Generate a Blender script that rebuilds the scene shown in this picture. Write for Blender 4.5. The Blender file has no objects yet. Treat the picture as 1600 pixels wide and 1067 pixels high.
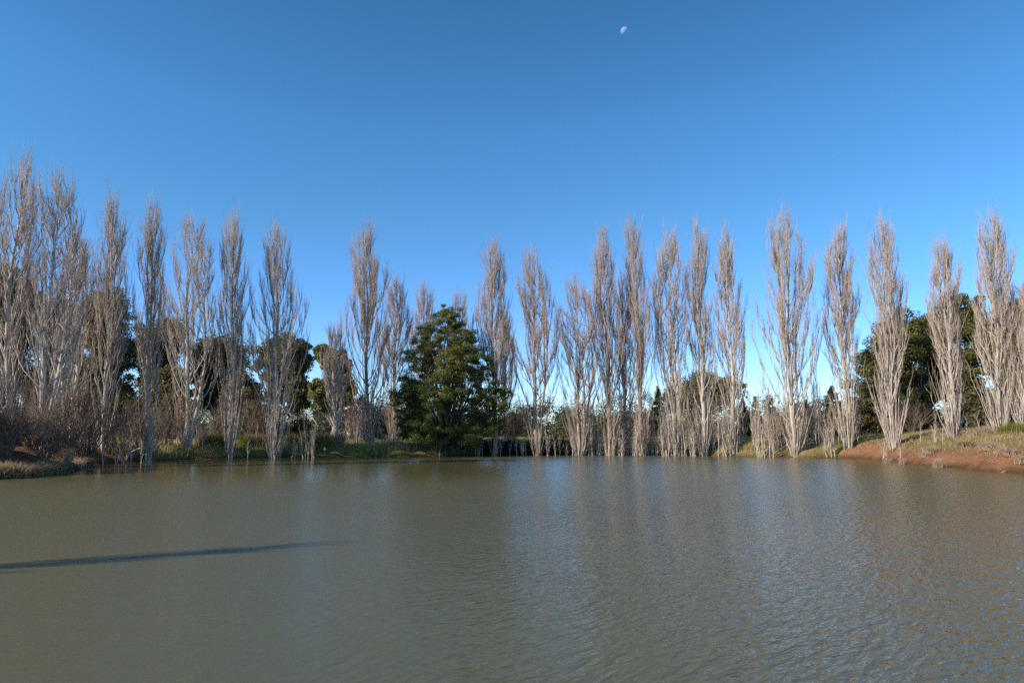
import bpy, math, random
import numpy as np
from mathutils import Vector, Matrix

# ------------------------------------------------------------------ camera, sky, sun, exposure
SC = bpy.context.scene
EYE, LENS, HORIZON = 1.8, 24.0, 678.0
F = LENS / 36.0 * 1600.0
PITCH = math.atan((HORIZON - 533.5) / F)
cam_d = bpy.data.cameras.new('camera')
cam = bpy.data.objects.new('camera', cam_d)
SC.collection.objects.link(cam)
cam_d.lens, cam_d.sensor_width = LENS, 36.0
cam_d.clip_start, cam_d.clip_end = 0.1, 20000.0
cam.location = (0, 0, EYE)
cam.rotation_euler = (math.radians(90) + PITCH, 0, 0)
SC.camera = cam

SUN_EL, SUN_AZ = math.radians(29), math.radians(244)      # azimuth clockwise from +Y: left, a little behind
SUN_DIR = Vector((math.sin(SUN_AZ) * math.cos(SUN_EL), math.cos(SUN_AZ) * math.cos(SUN_EL), math.sin(SUN_EL)))
world = bpy.data.worlds.new('World')
SC.world = world
world.use_nodes = True
wn = world.node_tree.nodes
wn.clear()
sky = wn.new('ShaderNodeTexSky')
sky.sky_type = 'NISHITA'
sky.sun_disc = False
sky.sun_elevation = SUN_EL
sky.sun_rotation = SUN_AZ
sky.altitude = 1500
sky.air_density, sky.dust_density, sky.ozone_density = 1.0, 0.08, 2.6
bg = wn.new('ShaderNodeBackground')
bg.inputs['Strength'].default_value = 0.14
hs = wn.new('ShaderNodeHueSaturation')                        # the clear winter sky is a deeper blue than the sky model's
hs.inputs['Saturation'].default_value = 1.25
wo = wn.new('ShaderNodeOutputWorld')
world.node_tree.links.new(sky.outputs[0], hs.inputs['Color'])
hs.inputs['Value'].default_value = 1.19
tc = wn.new('ShaderNodeTexCoord')                                # clean inland air: bluer towards the horizon, a touch darker overhead
sx = wn.new('ShaderNodeSeparateXYZ')
world.node_tree.links.new(tc.outputs['Generated'], sx.inputs[0])
tint = wn.new('ShaderNodeValToRGB')
els = tint.color_ramp.elements
els.new(.18); els.new(.30); els.new(.42)
for el_, (p_, c_) in zip(els, [(0, (.69, .77, .91)), (.18, (.69, .78, .92)), (.30, (.78, .84, .81)), (.42, (.80, .88, .84)), (.62, (.74, .75, .71))]):
    el_.position, el_.color = p_, (*c_, 1)
world.node_tree.links.new(sx.outputs[2], tint.inputs[0])
mt = wn.new('ShaderNodeMix')
mt.data_type, mt.blend_type = 'RGBA', 'MULTIPLY'
mt.inputs[0].default_value = 1.0
world.node_tree.links.new(hs.outputs[0], mt.inputs[6])
world.node_tree.links.new(tint.outputs[0], mt.inputs[7])
world.node_tree.links.new(mt.outputs[2], bg.inputs['Color'])
world.node_tree.links.new(bg.outputs[0], wo.inputs['Surface'])

sun_d = bpy.data.lights.new('sun', 'SUN')
sun_d.energy, sun_d.angle, sun_d.color = 5.0, math.radians(0.53), (1.0, 0.90, 0.76)
sun = bpy.data.objects.new('sun', sun_d)
sun.rotation_euler = SUN_DIR.to_track_quat('Z', 'Y').to_euler()
sun.location = (-40, -20, 40)
SC.collection.objects.link(sun)

SC.view_settings.view_transform = 'Standard'
SC.view_settings.look = 'None'
SC.view_settings.exposure = 0.55
SC.view_settings.gamma = 1.0
SC.cycles.use_denoising = False
SC.render.filter_size = 1.1
SC.cycles.max_bounces = 6
SC.cycles.transparent_max_bounces = 6

# ------------------------------------------------------------------ helpers
COL = SC.collection
RNG = np.random.default_rng(7)
UP = np.array([0, 0, 1.0])
cp, sp = math.cos(PITCH), math.sin(PITCH)

def ray(px, py):
    a, b = (px - 800) / F, (533.5 - py) / F
    return np.array([a, cp - b * sp, sp + b * cp])

def at(px, py, Y):                       # the point seen at a pixel of the photo, Y metres in front of the camera
    r = ray(px, py)
    return np.array([0, 0, EYE]) + r * (Y / r[1])

def on_water(px, py):
    r = ray(px, py)
    return np.array([0, 0, EYE]) + r * (-EYE / r[2])

def nrm(v):
    return v / np.maximum(np.linalg.norm(v, axis=-1, keepdims=True), 1e-9)

def mesh_np(name, V, faces, mats, attrs=None, smooth=True, mat_idx=None):
    """faces: list of (n,k) int arrays"""
    me = bpy.data.meshes.new(name)
    V = np.asarray(V, np.float32)
    me.vertices.add(len(V))
    me.vertices.foreach_set('co', V.ravel())
    loops = np.concatenate([f.ravel() for f in faces]).astype(np.int32)
    sizes = np.concatenate([np.full(len(f), f.shape[1], np.int32) for f in faces])
    me.loops.add(len(loops))
    me.loops.foreach_set('vertex_index', loops)
    me.polygons.add(len(sizes))
    me.polygons.foreach_set('loop_start', np.concatenate([[0], np.cumsum(sizes)[:-1]]).astype(np.int32))
    me.polygons.foreach_set('use_smooth', np.full(len(sizes), smooth))
    for m in mats if isinstance(mats, (list, tuple)) else [mats]:
        me.materials.append(m)
    if mat_idx is not None:
        me.polygons.foreach_set('material_index', np.asarray(mat_idx, np.int32))
    for k, a in (attrs or {}).items():
        at_ = me.attributes.new(k, 'FLOAT', 'POINT')
        at_.data.foreach_set('value', np.asarray(a, np.float32))
    me.update(calc_edges=True)
    return me

def link(name, me, parent=None, loc=None):
    o = bpy.data.objects.new(name, me)
    COL.objects.link(o)
    if parent is not None:
        o.parent = parent
    if loc is not None:
        o.location = tuple(float(c) for c in loc)
    return o

def tag(o, label=None, cat=None, group=None, kind=None):
    if label: o['label'] = label
    if cat: o['category'] = cat
    if group: o['group'] = group
    if kind: o['kind'] = kind
    return o

def tubes(P, R, m=4, rng=RNG, cap=False):
    """P (N,K,3) polylines, R (N,K) radii -> verts, quads, thickness"""
    N, K, _ = P.shape
    T = np.empty_like(P)
    T[:, 1:-1] = P[:, 2:] - P[:, :-2]
    T[:, 0] = P[:, 1] - P[:, 0]
    T[:, -1] = P[:, -1] - P[:, -2]
    T = nrm(T)
    ref = nrm(rng.normal(size=(N, 1, 3)) * np.array([1, 1, .25]))
    n1 = nrm(np.cross(T, ref))
    n2 = np.cross(T, n1)
    a = np.arange(m) / m * 2 * np.pi
    V = P[:, :, None, :] + R[:, :, None, None] * (np.cos(a)[:, None] * n1[:, :, None, :] + np.sin(a)[:, None] * n2[:, :, None, :])
    i = np.arange(N)[:, None, None] * (K * m) + np.arange(K - 1)[None, :, None] * m
    j = np.arange(m)[None, None, :]
    j2 = (j + 1) % m
    Q = np.stack([i + j, i + j2, i + m + j2, i + m + j], -1).reshape(-1, 4)
    return V.reshape(-1, 3), Q, np.repeat(R.ravel(), m)

class Acc:
    def __init__(s): s.V, s.F, s.A, s.n = [], [], [], 0
    def add(s, V, Q, A=None):
        s.V.append(V); s.F.append(Q + s.n); s.A.append(A if A is not None else np.zeros(len(V))); s.n += len(V)
    def tubes(s, P, R, m=4, rng=RNG): s.add(*tubes(P, R, m, rng))
    def mesh(s, name, mats, attr='thick', smooth=True):
        by = {}
        for f in s.F: by.setdefault(f.shape[1], []).append(f)
        return mesh_np(name, np.concatenate(s.V), [np.concatenate(v) for v in by.values()], mats, {attr: np.concatenate(s.A)}, smooth)

# ------------------------------------------------------------------ materials
def mat(name):
    m = bpy.data.materials.new(name)
    m.use_nodes = True
    nt = m.node_tree
    return m, nt, nt.nodes['Principled BSDF']

def N(nt, kind, **kw):
    n = nt.nodes.new(kind)
    for k, v in kw.items():
        if k in n.inputs: n.inputs[k].default_value = v
        else: setattr(n, k, v)
    return n

def L(nt, a, b): nt.links.new(a, b)

def ramp(nt, fac, stops, interp='LINEAR'):
    r = nt.nodes.new('ShaderNodeValToRGB')
    r.color_ramp.interpolation = interp
    e = r.color_ramp.elements
    while len(e) < len(stops): e.new(0.5)
    for el, (p, c) in zip(e, stops):
        el.position = p
        el.color = (*c, 1) if len(c) == 3 else c
    L(nt, fac, r.inputs[0])
    return r.outputs[0]

def mixc(nt, fac, a, b, blend='MIX'):
    n = nt.nodes.new('ShaderNodeMix')
    n.data_type = 'RGBA'
    n.blend_type = blend
    for s, v in ((0, fac), (6, a), (7, b)):
        if hasattr(v, 'is_output'): L(nt, v, n.inputs[s])
        else: n.inputs[s].default_value = v if s == 0 else (*v, 1)
    return n.outputs[2]

def math_(nt, op, a, b=0.5, clamp=False):
    n = nt.nodes.new('ShaderNodeMath')
    n.operation = op
    n.use_clamp = clamp
    for s, v in ((0, a), (1, b)):
        if hasattr(v, 'is_output'): L(nt, v, n.inputs[s])
        else: n.inputs[s].default_value = v
    return n.outputs[0]

def noise(nt, scale, detail=3, rough=0.55, vec=None, stretch=None, dist=0.0):
    n = N(nt, 'ShaderNodeTexNoise', Scale=scale, Detail=detail, Roughness=rough, Distortion=dist)
    if vec is None:
        vec = nt.nodes.new('ShaderNodeTexCoord').outputs['Object']
    if stretch:
        mp = nt.nodes.new('ShaderNodeMapping')
        mp.inputs['Scale'].default_value = stretch
        L(nt, vec, mp.inputs[0]); vec = mp.outputs[0]
    L(nt, vec, n.inputs['Vector'])
    return n.outputs[0]

def wood_mat(name, bark, bark2, twig_a, twig_b):
    """bark on thick wood, twig colour on thin wood (attribute 'thick' = radius in metres)"""
    m, nt, b = mat(name)
    th = N(nt, 'ShaderNodeAttribute', attribute_name='thick').outputs['Fac']
    f = N(nt, 'ShaderNodeMapRange')
    f.inputs['From Min'].default_value = 0.010
    f.inputs['From Max'].default_value = 0.045
    L(nt, th, f.inputs[0])
    n1 = noise(nt, 3.0, 5, .65, stretch=(1, 1, .35))
    n2 = noise(nt, 9.0, 4, .6, stretch=(1, 1, 1.6))
    bk = mixc(nt, ramp(nt, n1, [(.40, (0, 0, 0)), (.62, (1, 1, 1))]), bark, bark2)
    bk = mixc(nt, ramp(nt, n2, [(.57, (0, 0, 0)), (.66, (.8, .8, .8))]), bk, tuple(c * .32 for c in bark2))
    rnd = N(nt, 'ShaderNodeNewGeometry').outputs['Random Per Island']
    tw = mixc(nt, rnd, twig_a, twig_b)
    c = mixc(nt, f.outputs[0], tw, bk)
    L(nt, c, b.inputs['Base Color'])
    b.inputs['Roughness'].default_value = .8
    b.inputs['Specular IOR Level'].default_value = .25
    bp = N(nt, 'ShaderNodeBump', Strength=.5, Distance=.03)
    L(nt, n2, bp.inputs['Height'])
    L(nt, bp.outputs[0], b.inputs['Normal'])
    return m

def leaf_mat(name, dark, light, warm):
    m, nt, b = mat(name)
    rnd = N(nt, 'ShaderNodeNewGeometry').outputs['Random Per Island']
    n1 = noise(nt, .9, 3, .6)
    c = mixc(nt, rnd, dark, light)
    c = mixc(nt, ramp(nt, n1, [(.45, (0, 0, 0)), (.68, (1, 1, 1))]), c, warm)
    L(nt, c, b.inputs['Base Color'])
    b.inputs['Roughness'].default_value = .5
    b.inputs['Specular IOR Level'].default_value = .35
    tr = N(nt, 'ShaderNodeBsdfTranslucent')
    L(nt, c, tr.inputs['Color'])
    mx = N(nt, 'ShaderNodeMixShader')
    mx.inputs[0].default_value = .40
    L(nt, b.outputs[0], mx.inputs[1]); L(nt, tr.outputs[0], mx.inputs[2])
    L(nt, mx.outputs[0], nt.nodes['Material Output'].inputs['Surface'])
    return m

def blade_mat(name, a, bcol, warm):
    m = leaf_mat(name, a, bcol, warm)
    return m

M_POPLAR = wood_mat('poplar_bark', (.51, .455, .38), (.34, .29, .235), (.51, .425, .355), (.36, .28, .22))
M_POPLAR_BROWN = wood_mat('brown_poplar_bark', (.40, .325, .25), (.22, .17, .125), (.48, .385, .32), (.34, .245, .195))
M_SHRUB = wood_mat('shrub_twig', (.23, .18, .14), (.15, .115, .09), (.235, .165, .12), (.15, .10, .075))
M_GUM = wood_mat('gum_bark', (.45, .40, .34), (.24, .20, .17), (.20, .16, .12), (.12, .09, .07))
M_DARKBARK = wood_mat('dark_bark', (.075, .06, .05), (.045, .036, .03), (.08, .06, .045), (.05, .04, .03))
M_DEAD = wood_mat('bleached_wood', (.45, .40, .33), (.33, .28, .23), (.36, .30, .24), (.28, .22, .17))
M_LEAF_DENSE = leaf_mat('dense_leaf', (.070, .10, .026), (.165, .18, .042), (.27, .24, .058))
M_LEAF_GUM = leaf_mat('gum_leaf', (.075, .080, .028), (.145, .135, .046), (.21, .16, .062))
M_LEAF_OLIVE = leaf_mat('olive_leaf', (.080, .096, .026), (.165, .165, .044), (.24, .20, .060))
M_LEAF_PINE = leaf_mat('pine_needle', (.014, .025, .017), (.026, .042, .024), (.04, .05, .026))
M_LEAF_FAR = leaf_mat('far_leaf', (.035, .042, .022), (.085, .085, .040), (.135, .115, .060))
M_LEAF_PALE = leaf_mat('pale_leaf', (.07, .075, .034), (.12, .12, .05), (.15, .135, .06))
M_GRASS_GREEN = blade_mat('green_grass', (.17, .195, .038), (.30, .285, .070), (.42, .335, .12))
M_GRASS_DRY = blade_mat('dry_grass', (.34, .245, .13), (.48, .37, .22), (.24, .20, .075))
M_SEDGE = blade_mat('sedge', (.38, .31, .13), (.55, .45, .22), (.34, .32, .095))
M_GRASS_PINK = blade_mat('pale_dry_grass', (.46, .33, .23), (.60, .46, .33), (.38, .27, .16))

def ground_mat():
    m, nt, b = mat('ground')
    soil = N(nt, 'ShaderNodeAttribute', attribute_name='soil').outputs['Fac']
    dry = N(nt, 'ShaderNodeAttribute', attribute_name='dry').outputs['Fac']
    n1 = noise(nt, .8, 6, .65)
    n2 = noise(nt, 5.0, 6, .7)
    n3 = noise(nt, 22.0, 3, .6)
    g = mixc(nt, n2, (.11, .14, .024), (.22, .22, .052))
    d = mixc(nt, n2, (.20, .155, .07), (.36, .28, .16))
    dd = math_(nt, 'ADD', dry, math_(nt, 'MULTIPLY', math_(nt, 'SUBTRACT', n1, .5), 2.4), True)
    g = mixc(nt, dd, g, d)
    s = mixc(nt, n2, (.20, .092, .044), (.32, .16, .082))
    s = mixc(nt, ramp(nt, n3, [(.57, (0, 0, 0)), (.66, (1, 1, 1))]), s, (.42, .30, .20))
    s = mixc(nt, ramp(nt, n1, [(.3, (1, 1, 1)), (.5, (0, 0, 0))]), s, (.17, .075, .04))
    sf = math_(nt, 'ADD', soil, math_(nt, 'MULTIPLY', math_(nt, 'SUBTRACT', n2, .5), 1.6), True)
    sf = math_(nt, 'ADD', sf, math_(nt, 'MULTIPLY', math_(nt, 'SUBTRACT', n1, .5), 1.0), True)
    c = mixc(nt, ramp(nt, sf, [(.38, (0, 0, 0)), (.60, (1, 1, 1))]), g, s)
    wet_shade = N(nt, 'ShaderNodeAttribute', attribute_name='wet_shade').outputs['Fac']
    c = mixc(nt, wet_shade, c, (.055, .03, .018))
    L(nt, c, b.inputs['Base Color'])
    b.inputs['Roughness'].default_value = .95
    b.inputs['Specular IOR Level'].default_value = .1
    bp = N(nt, 'ShaderNodeBump', Strength=1.0, Distance=.22)
    L(nt, n2, bp.inputs['Height'])
    L(nt, bp.outputs[0], b.inputs['Normal'])
    return m
M_GROUND = ground_mat()

def water_mat():
    m, nt, b = mat('pond_water')
    pos = nt.nodes.new('ShaderNodeNewGeometry').outputs['Position']
    sep = nt.nodes.new('ShaderNodeSeparateXYZ')
    L(nt, pos, sep.inputs[0])
    X, Y = sep.outputs[0], sep.outputs[1]
    big = noise(nt, .09, 3, .5, vec=pos)
    c = mixc(nt, ramp(nt, big, [(.35, (0, 0, 0)), (.65, (1, 1, 1))]), (.086, .080, .031), (.093, .082, .033))
    L(nt, c, b.inputs['Base Color'])
    b.inputs['Roughness'].default_value = .12
    b.inputs['IOR'].default_value = 1.333
    # wind: calm on the left and along the far bank, ruffled towards the right
    gx = N(nt, 'ShaderNodeMapRange', interpolation_type='SMOOTHSTEP')
    for k, v in (('From Min', -5.0), ('From Max', 4.0), ('To Min', .20), ('To Max', 1.0)):
        gx.inputs[k].default_value = v
    sx = math_(nt, 'ADD', X, math_(nt, 'MULTIPLY', math_(nt, 'SUBTRACT', big, .5), 14.0))
    L(nt, sx, gx.inputs[0])
    gy = N(nt, 'ShaderNodeMapRange', interpolation_type='SMOOTHSTEP')
    for k, v in (('From Min', 18.0), ('From Max', 34.0), ('To Min', 1.0), ('To Max', .75)):
        gy.inputs[k].default_value = v
    L(nt, math_(nt, 'SUBTRACT', Y, math_(nt, 'MULTIPLY', X, .35)), gy.inputs[0])
    amp = math_(nt, 'MULTIPLY', gx.outputs[0], gy.outputs[0])
    def rot(v, deg, sc):
        mp = nt.nodes.new('ShaderNodeMapping')
        mp.vector_type = 'TEXTURE'
        mp.inputs['Rotation'].default_value = (0, 0, math.radians(deg))
        mp.inputs['Scale'].default_value = sc
        L(nt, v, mp.inputs[0])
        return mp.outputs[0]
    h1 = noise(nt, 5.6, 2, .5, vec=rot(pos, 48, (2.0, .62, 1)), dist=.35)
    h2 = noise(nt, 10.5, 2, .5, vec=rot(pos, 28, (1.6, .75, 1)), dist=.3)
    h3 = noise(nt, 1.2, 2, .5, vec=rot(pos, -30, (1.6, .9, 1)))
    h = math_(nt, 'ADD', math_(nt, 'MULTIPLY', h1, .036), math_(nt, 'MULTIPLY', h2, .019))
    h = math_(nt, 'ADD', h, math_(nt, 'MULTIPLY', h3, .02))
    h = math_(nt, 'MULTIPLY', h, amp)
    near = N(nt, 'ShaderNodeMapRange', interpolation_type='SMOOTHSTEP')      # fine wind ripples dull the open water, the lee of the far bank is glassy
    for k, v in (('From Min', 19.0), ('From Max', 36.0), ('To Min', 1.0), ('To Max', .15)):
        near.inputs[k].default_value = v
    L(nt, math_(nt, 'ADD', Y, math_(nt, 'MULTIPLY', math_(nt, 'SUBTRACT', big, .5), 10.0)), near.inputs[0])
    calm = math_(nt, 'SUBTRACT', 1.05, gx.outputs[0])
    far = N(nt, 'ShaderNodeMapRange', interpolation_type='SMOOTHSTEP')
    for k, v in (('From Min', 11.0), ('From Max', 24.0), ('To Min', .0), ('To Max', .13)):
        far.inputs[k].default_value = v
    L(nt, Y, far.inputs[0])
    rough = math_(nt, 'ADD', math_(nt, 'MULTIPLY', math_(nt, 'MULTIPLY', near.outputs[0], calm), .30), math_(nt, 'MULTIPLY', gx.outputs[0], far.outputs[0]))
    L(nt, math_(nt, 'ADD', .05, rough), b.inputs['Roughness'])
    bp = N(nt, 'ShaderNodeBump', Strength=1.0, Distance=1.0)
    L(nt, h, bp.inputs['Height'])
    L(nt, bp.outputs[0], b.inputs['Normal'])
    return m
M_WATER = water_mat()

def moon_mat():
    m, nt, b = mat('moon_rock')
    nt.nodes.remove(b)
    n1 = noise(nt, .09, 3, .6)
    d = N(nt, 'ShaderNodeBsdfDiffuse')
    L(nt, ramp(nt, n1, [(.38, (.13, .13, .13)), (.6, (.20, .195, .19))]), d.inputs['Color'])
    t = N(nt, 'ShaderNodeBsdfTransparent')
    ad = N(nt, 'ShaderNodeAddShader')
    L(nt, d.outputs[0], ad.inputs[0]); L(nt, t.outputs[0], ad.inputs[1])
    mx = N(nt, 'ShaderNodeMixShader')
    L(nt, N(nt, 'ShaderNodeNewGeometry').outputs['Backfacing'], mx.inputs[0])
    L(nt, ad.outputs[0], mx.inputs[1]); L(nt, t.outputs[0], mx.inputs[2])
    L(nt, mx.outputs[0], nt.nodes['Material Output'].inputs['Surface'])
    return m

def plain(name, c, r=.6):
    m, nt, b = mat(name)
    n1 = noise(nt, 30, 3)
    L(nt, mixc(nt, n1, c, tuple(x * .8 for x in c)), b.inputs['Base Color'])
    b.inputs['Roughness'].default_value = r
    return m

# ------------------------------------------------------------------ shoreline and terrain
SHORE_PX = [(0, 748), (60, 742), (110, 735), (150, 727), (200, 722), (300, 718), (400, 716), (500, 715), (650, 713),
            (800, 711), (900, 710.5), (1000, 711), (1100, 712), (1200, 713.5), (1260, 715), (1320, 716), (1350, 717),
            (1400, 721.5), (1450, 727.5), (1500, 732.5), (1550, 736.5), (1600, 741)]
shore = [on_water(*p)[:2] for p in SHORE_PX]
OFF = [(23.6, 24), (22, 15), (17, 7), (10, 2.6), (3, 1.5), (-4, 1.6), (-10, 3.5), (-15.5, 8.5), (-19, 16), (-20.5, 22)]
POLY = np.array([tuple(p) for p in shore] + OFF)

def smooth(a, b, x):
    t = np.clip((np.asarray(x, float) - a) / (b - a), 0, 1)
    return t * t * (3 - 2 * t)

def signed(x, y):
    x, y = np.asarray(x, float), np.asarray(y, float)
    A, B = POLY, np.roll(POLY, -1, 0)
    d = np.full(x.shape, 1e9)
    ins = np.zeros(x.shape, bool)
    for (ax, ay), (bx, by) in zip(A, B):
        ex, ey = bx - ax, by - ay
        t = np.clip(((x - ax) * ex + (y - ay) * ey) / (ex * ex + ey * ey), 0, 1)
        d = np.minimum(d, np.hypot(x - ax - t * ex, y - ay - t * ey))
        ins ^= ((ay > y) != (by > y)) & (x < ex * (y - ay) / (ey if ey else 1e-9) + ax)
    return np.where(ins, -d, d)

_ph = np.random.default_rng(3).uniform(0, 6.28, (24, 2))
_kk = np.random.default_rng(4).normal(size=(24, 2))
def lump(x, y, scale):
    s = 0
    for i in range(24):
        k = _kk[i] / scale
        s = s + np.sin(k[0] * x + k[1] * y + _ph[i, 0])
    return s / math.sqrt(12)

def terrain(x, y):
    x, y = np.asarray(x, float), np.asarray(y, float)
    sd = signed(x, y) + .22 * lump(x, y, .8) + .12 * lump(y, x, .35)
    right = smooth(22, 31, x) * (1 - smooth(50, 62, y)) * smooth(6, 18, y)
    near = 1 - smooth(2, 14, y)
    H = 1.25 * (1 - near) + .35 * near
    H = H + 1.35 * right
    w = 1.7 + 3.6 * right
    lip = .16 * (1 - right) * (1 - near)
    up = (H - lip) * (1 - np.exp(-np.maximum(sd, 0) / w)) + lip * smooth(.05, .55, sd)
    up = up + (.05 * lump(x, y, 1.1) + .12 * lump(x, y, 5.0)) * smooth(.3, 3, sd)
    dist = np.hypot(x, y)
    up = up - .25 * smooth(70, 110, y) + 0.6 * lump(x, y, 90) * smooth(150, 600, dist)
    dn = np.maximum(-1.6, -.32 * np.maximum(-sd, 0) - .02)
    return np.where(sd > 0, up, dn)

def axis_coords(lo, hi, step, far):
    c = list(np.arange(lo, hi + 1e-6, step))
    s, v = step, hi
    while v < far:
        s *= 1.16; v += s; c.append(v)
    s, v, pre = step, lo, []
    while v > -far:
        s *= 1.16; v -= s; pre.append(v)
    return np.array(pre[::-1] + c)

def grid_mesh(name, xs, ys, z, mats, attrs=None):
    X, Y = np.meshgrid(xs, ys)
    nx, ny = len(xs), len(ys)
    V = np.stack([X.ravel(), Y.ravel(), z.ravel()], 1)
    i = (np.arange(ny - 1)[:, None] * nx + np.arange(nx - 1)[None, :]).ravel()
    Q = np.stack([i, i + 1, i + nx + 1, i + nx], 1)
    return mesh_np(name, V, [Q], mats, attrs)

xs = axis_coords(-44, 48, .33, 4000)
ys = axis_coords(-4, 72, .33, 6000)
GX, GY = np.meshgrid(xs, ys)
GZ = terrain(GX, GY)
gsd = signed(GX, GY)
g_right = smooth(24.2, 26.2, GX + 6 * (1 - smooth(40, 49, GY))) * (1 - smooth(54, 60, GY)) * smooth(8, 16, GY)
g_soil = np.clip(g_right * (1.02 - smooth(.9, 4.6, gsd)) + (1 - smooth(.35, .9, gsd)) * .38 + .12 * lump(GX, GY, 1.6) * g_right, 0, 1)
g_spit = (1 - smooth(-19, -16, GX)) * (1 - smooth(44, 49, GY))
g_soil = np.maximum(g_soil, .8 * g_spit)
g_left = 1 - smooth(-24, -14, GX)
g_dry = np.clip(.30 + .50 * g_right + .25 * g_left + .2 * lump(GX, GY, 6), 0, 1)
g_wet_shade = np.maximum(np.clip(1 - smooth(.10, .34, GZ), 0, 1) * .75, .40 * g_spit)  # wet waterline, plus painted shade darkening the left spit
ground = link('ground', grid_mesh('ground', xs, ys, GZ, M_GROUND, {'soil': g_soil.ravel(), 'dry': g_dry.ravel(), 'wet_shade': g_wet_shade.ravel()}))
tag(ground, 'grassy banks of red earth around the pond', 'ground', kind='structure')

wx, wy = np.linspace(-30, 36, 12), np.linspace(0.5, 66, 12)
water = link('water', grid_mesh('water', wx, wy, np.zeros((12, 12)), M_WATER))
tag(water, 'murky green brown pond ruffled by the wind', 'water', kind='structure')

# ------------------------------------------------------------------ bare poplars
def branch_off(P, R, n, rng, tmin, tmax, lmin, lmax, spread, lift, K, r0, r1, curl=.22, weights=None):
    """n children growing from the polylines P"""
    Np, Kp, _ = P.shape
    idx = rng.choice(Np, n, p=weights)
    t = rng.uniform(tmin, tmax, n) * (Kp - 1)
    k = np.minimum(t.astype(int), Kp - 2)
    f = (t - k)[:, None]
    p0 = P[idx, k] * (1 - f) + P[idx, k + 1] * f
    tan = nrm(P[idx, k + 1] - P[idx, k])
    rad = R[idx, k] * (1 - f[:, 0]) + R[idx, k + 1] * f[:, 0]
    side = nrm(np.cross(tan, rng.normal(size=(n, 3))))
    d = nrm(tan + side * (spread * rng.uniform(.5, 1.4, (n, 1))) + UP * lift)
    Ln = rng.uniform(lmin, lmax, n)[:, None, None]
    s = np.linspace(0, 1, K)[None, :, None]
    jit = rng.normal(size=(n, K, 3)) * .022 * Ln * s
    C = p0[:, None] + d[:, None] * Ln * s + UP * Ln * curl * s ** 2 + jit
    rr = np.minimum(rad, r0 * rng.uniform(.7, 1.25, n))
    RR = rr[:, None] * (1 - s[..., 0]) + r1 * s[..., 0]
    return C, RR

PROF_V = np.array([0, .08, .18, .32, .5, .68, .82, .92, 1.0])
PROFILES = {
    'spindle': np.array([.25, .50, .78, .98, 1.0, .84, .62, .42, .20]),
    'column': np.array([.25, .45, .70, .86, .95, 1.0, .86, .60, .24]),
    'flame': np.array([.30, .70, .95, 1.0, .88, .66, .46, .34, .16]),
    'gap': np.array([.22, .85, 1.0, .80, .72, .80, .64, .42, .18]),
}

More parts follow.
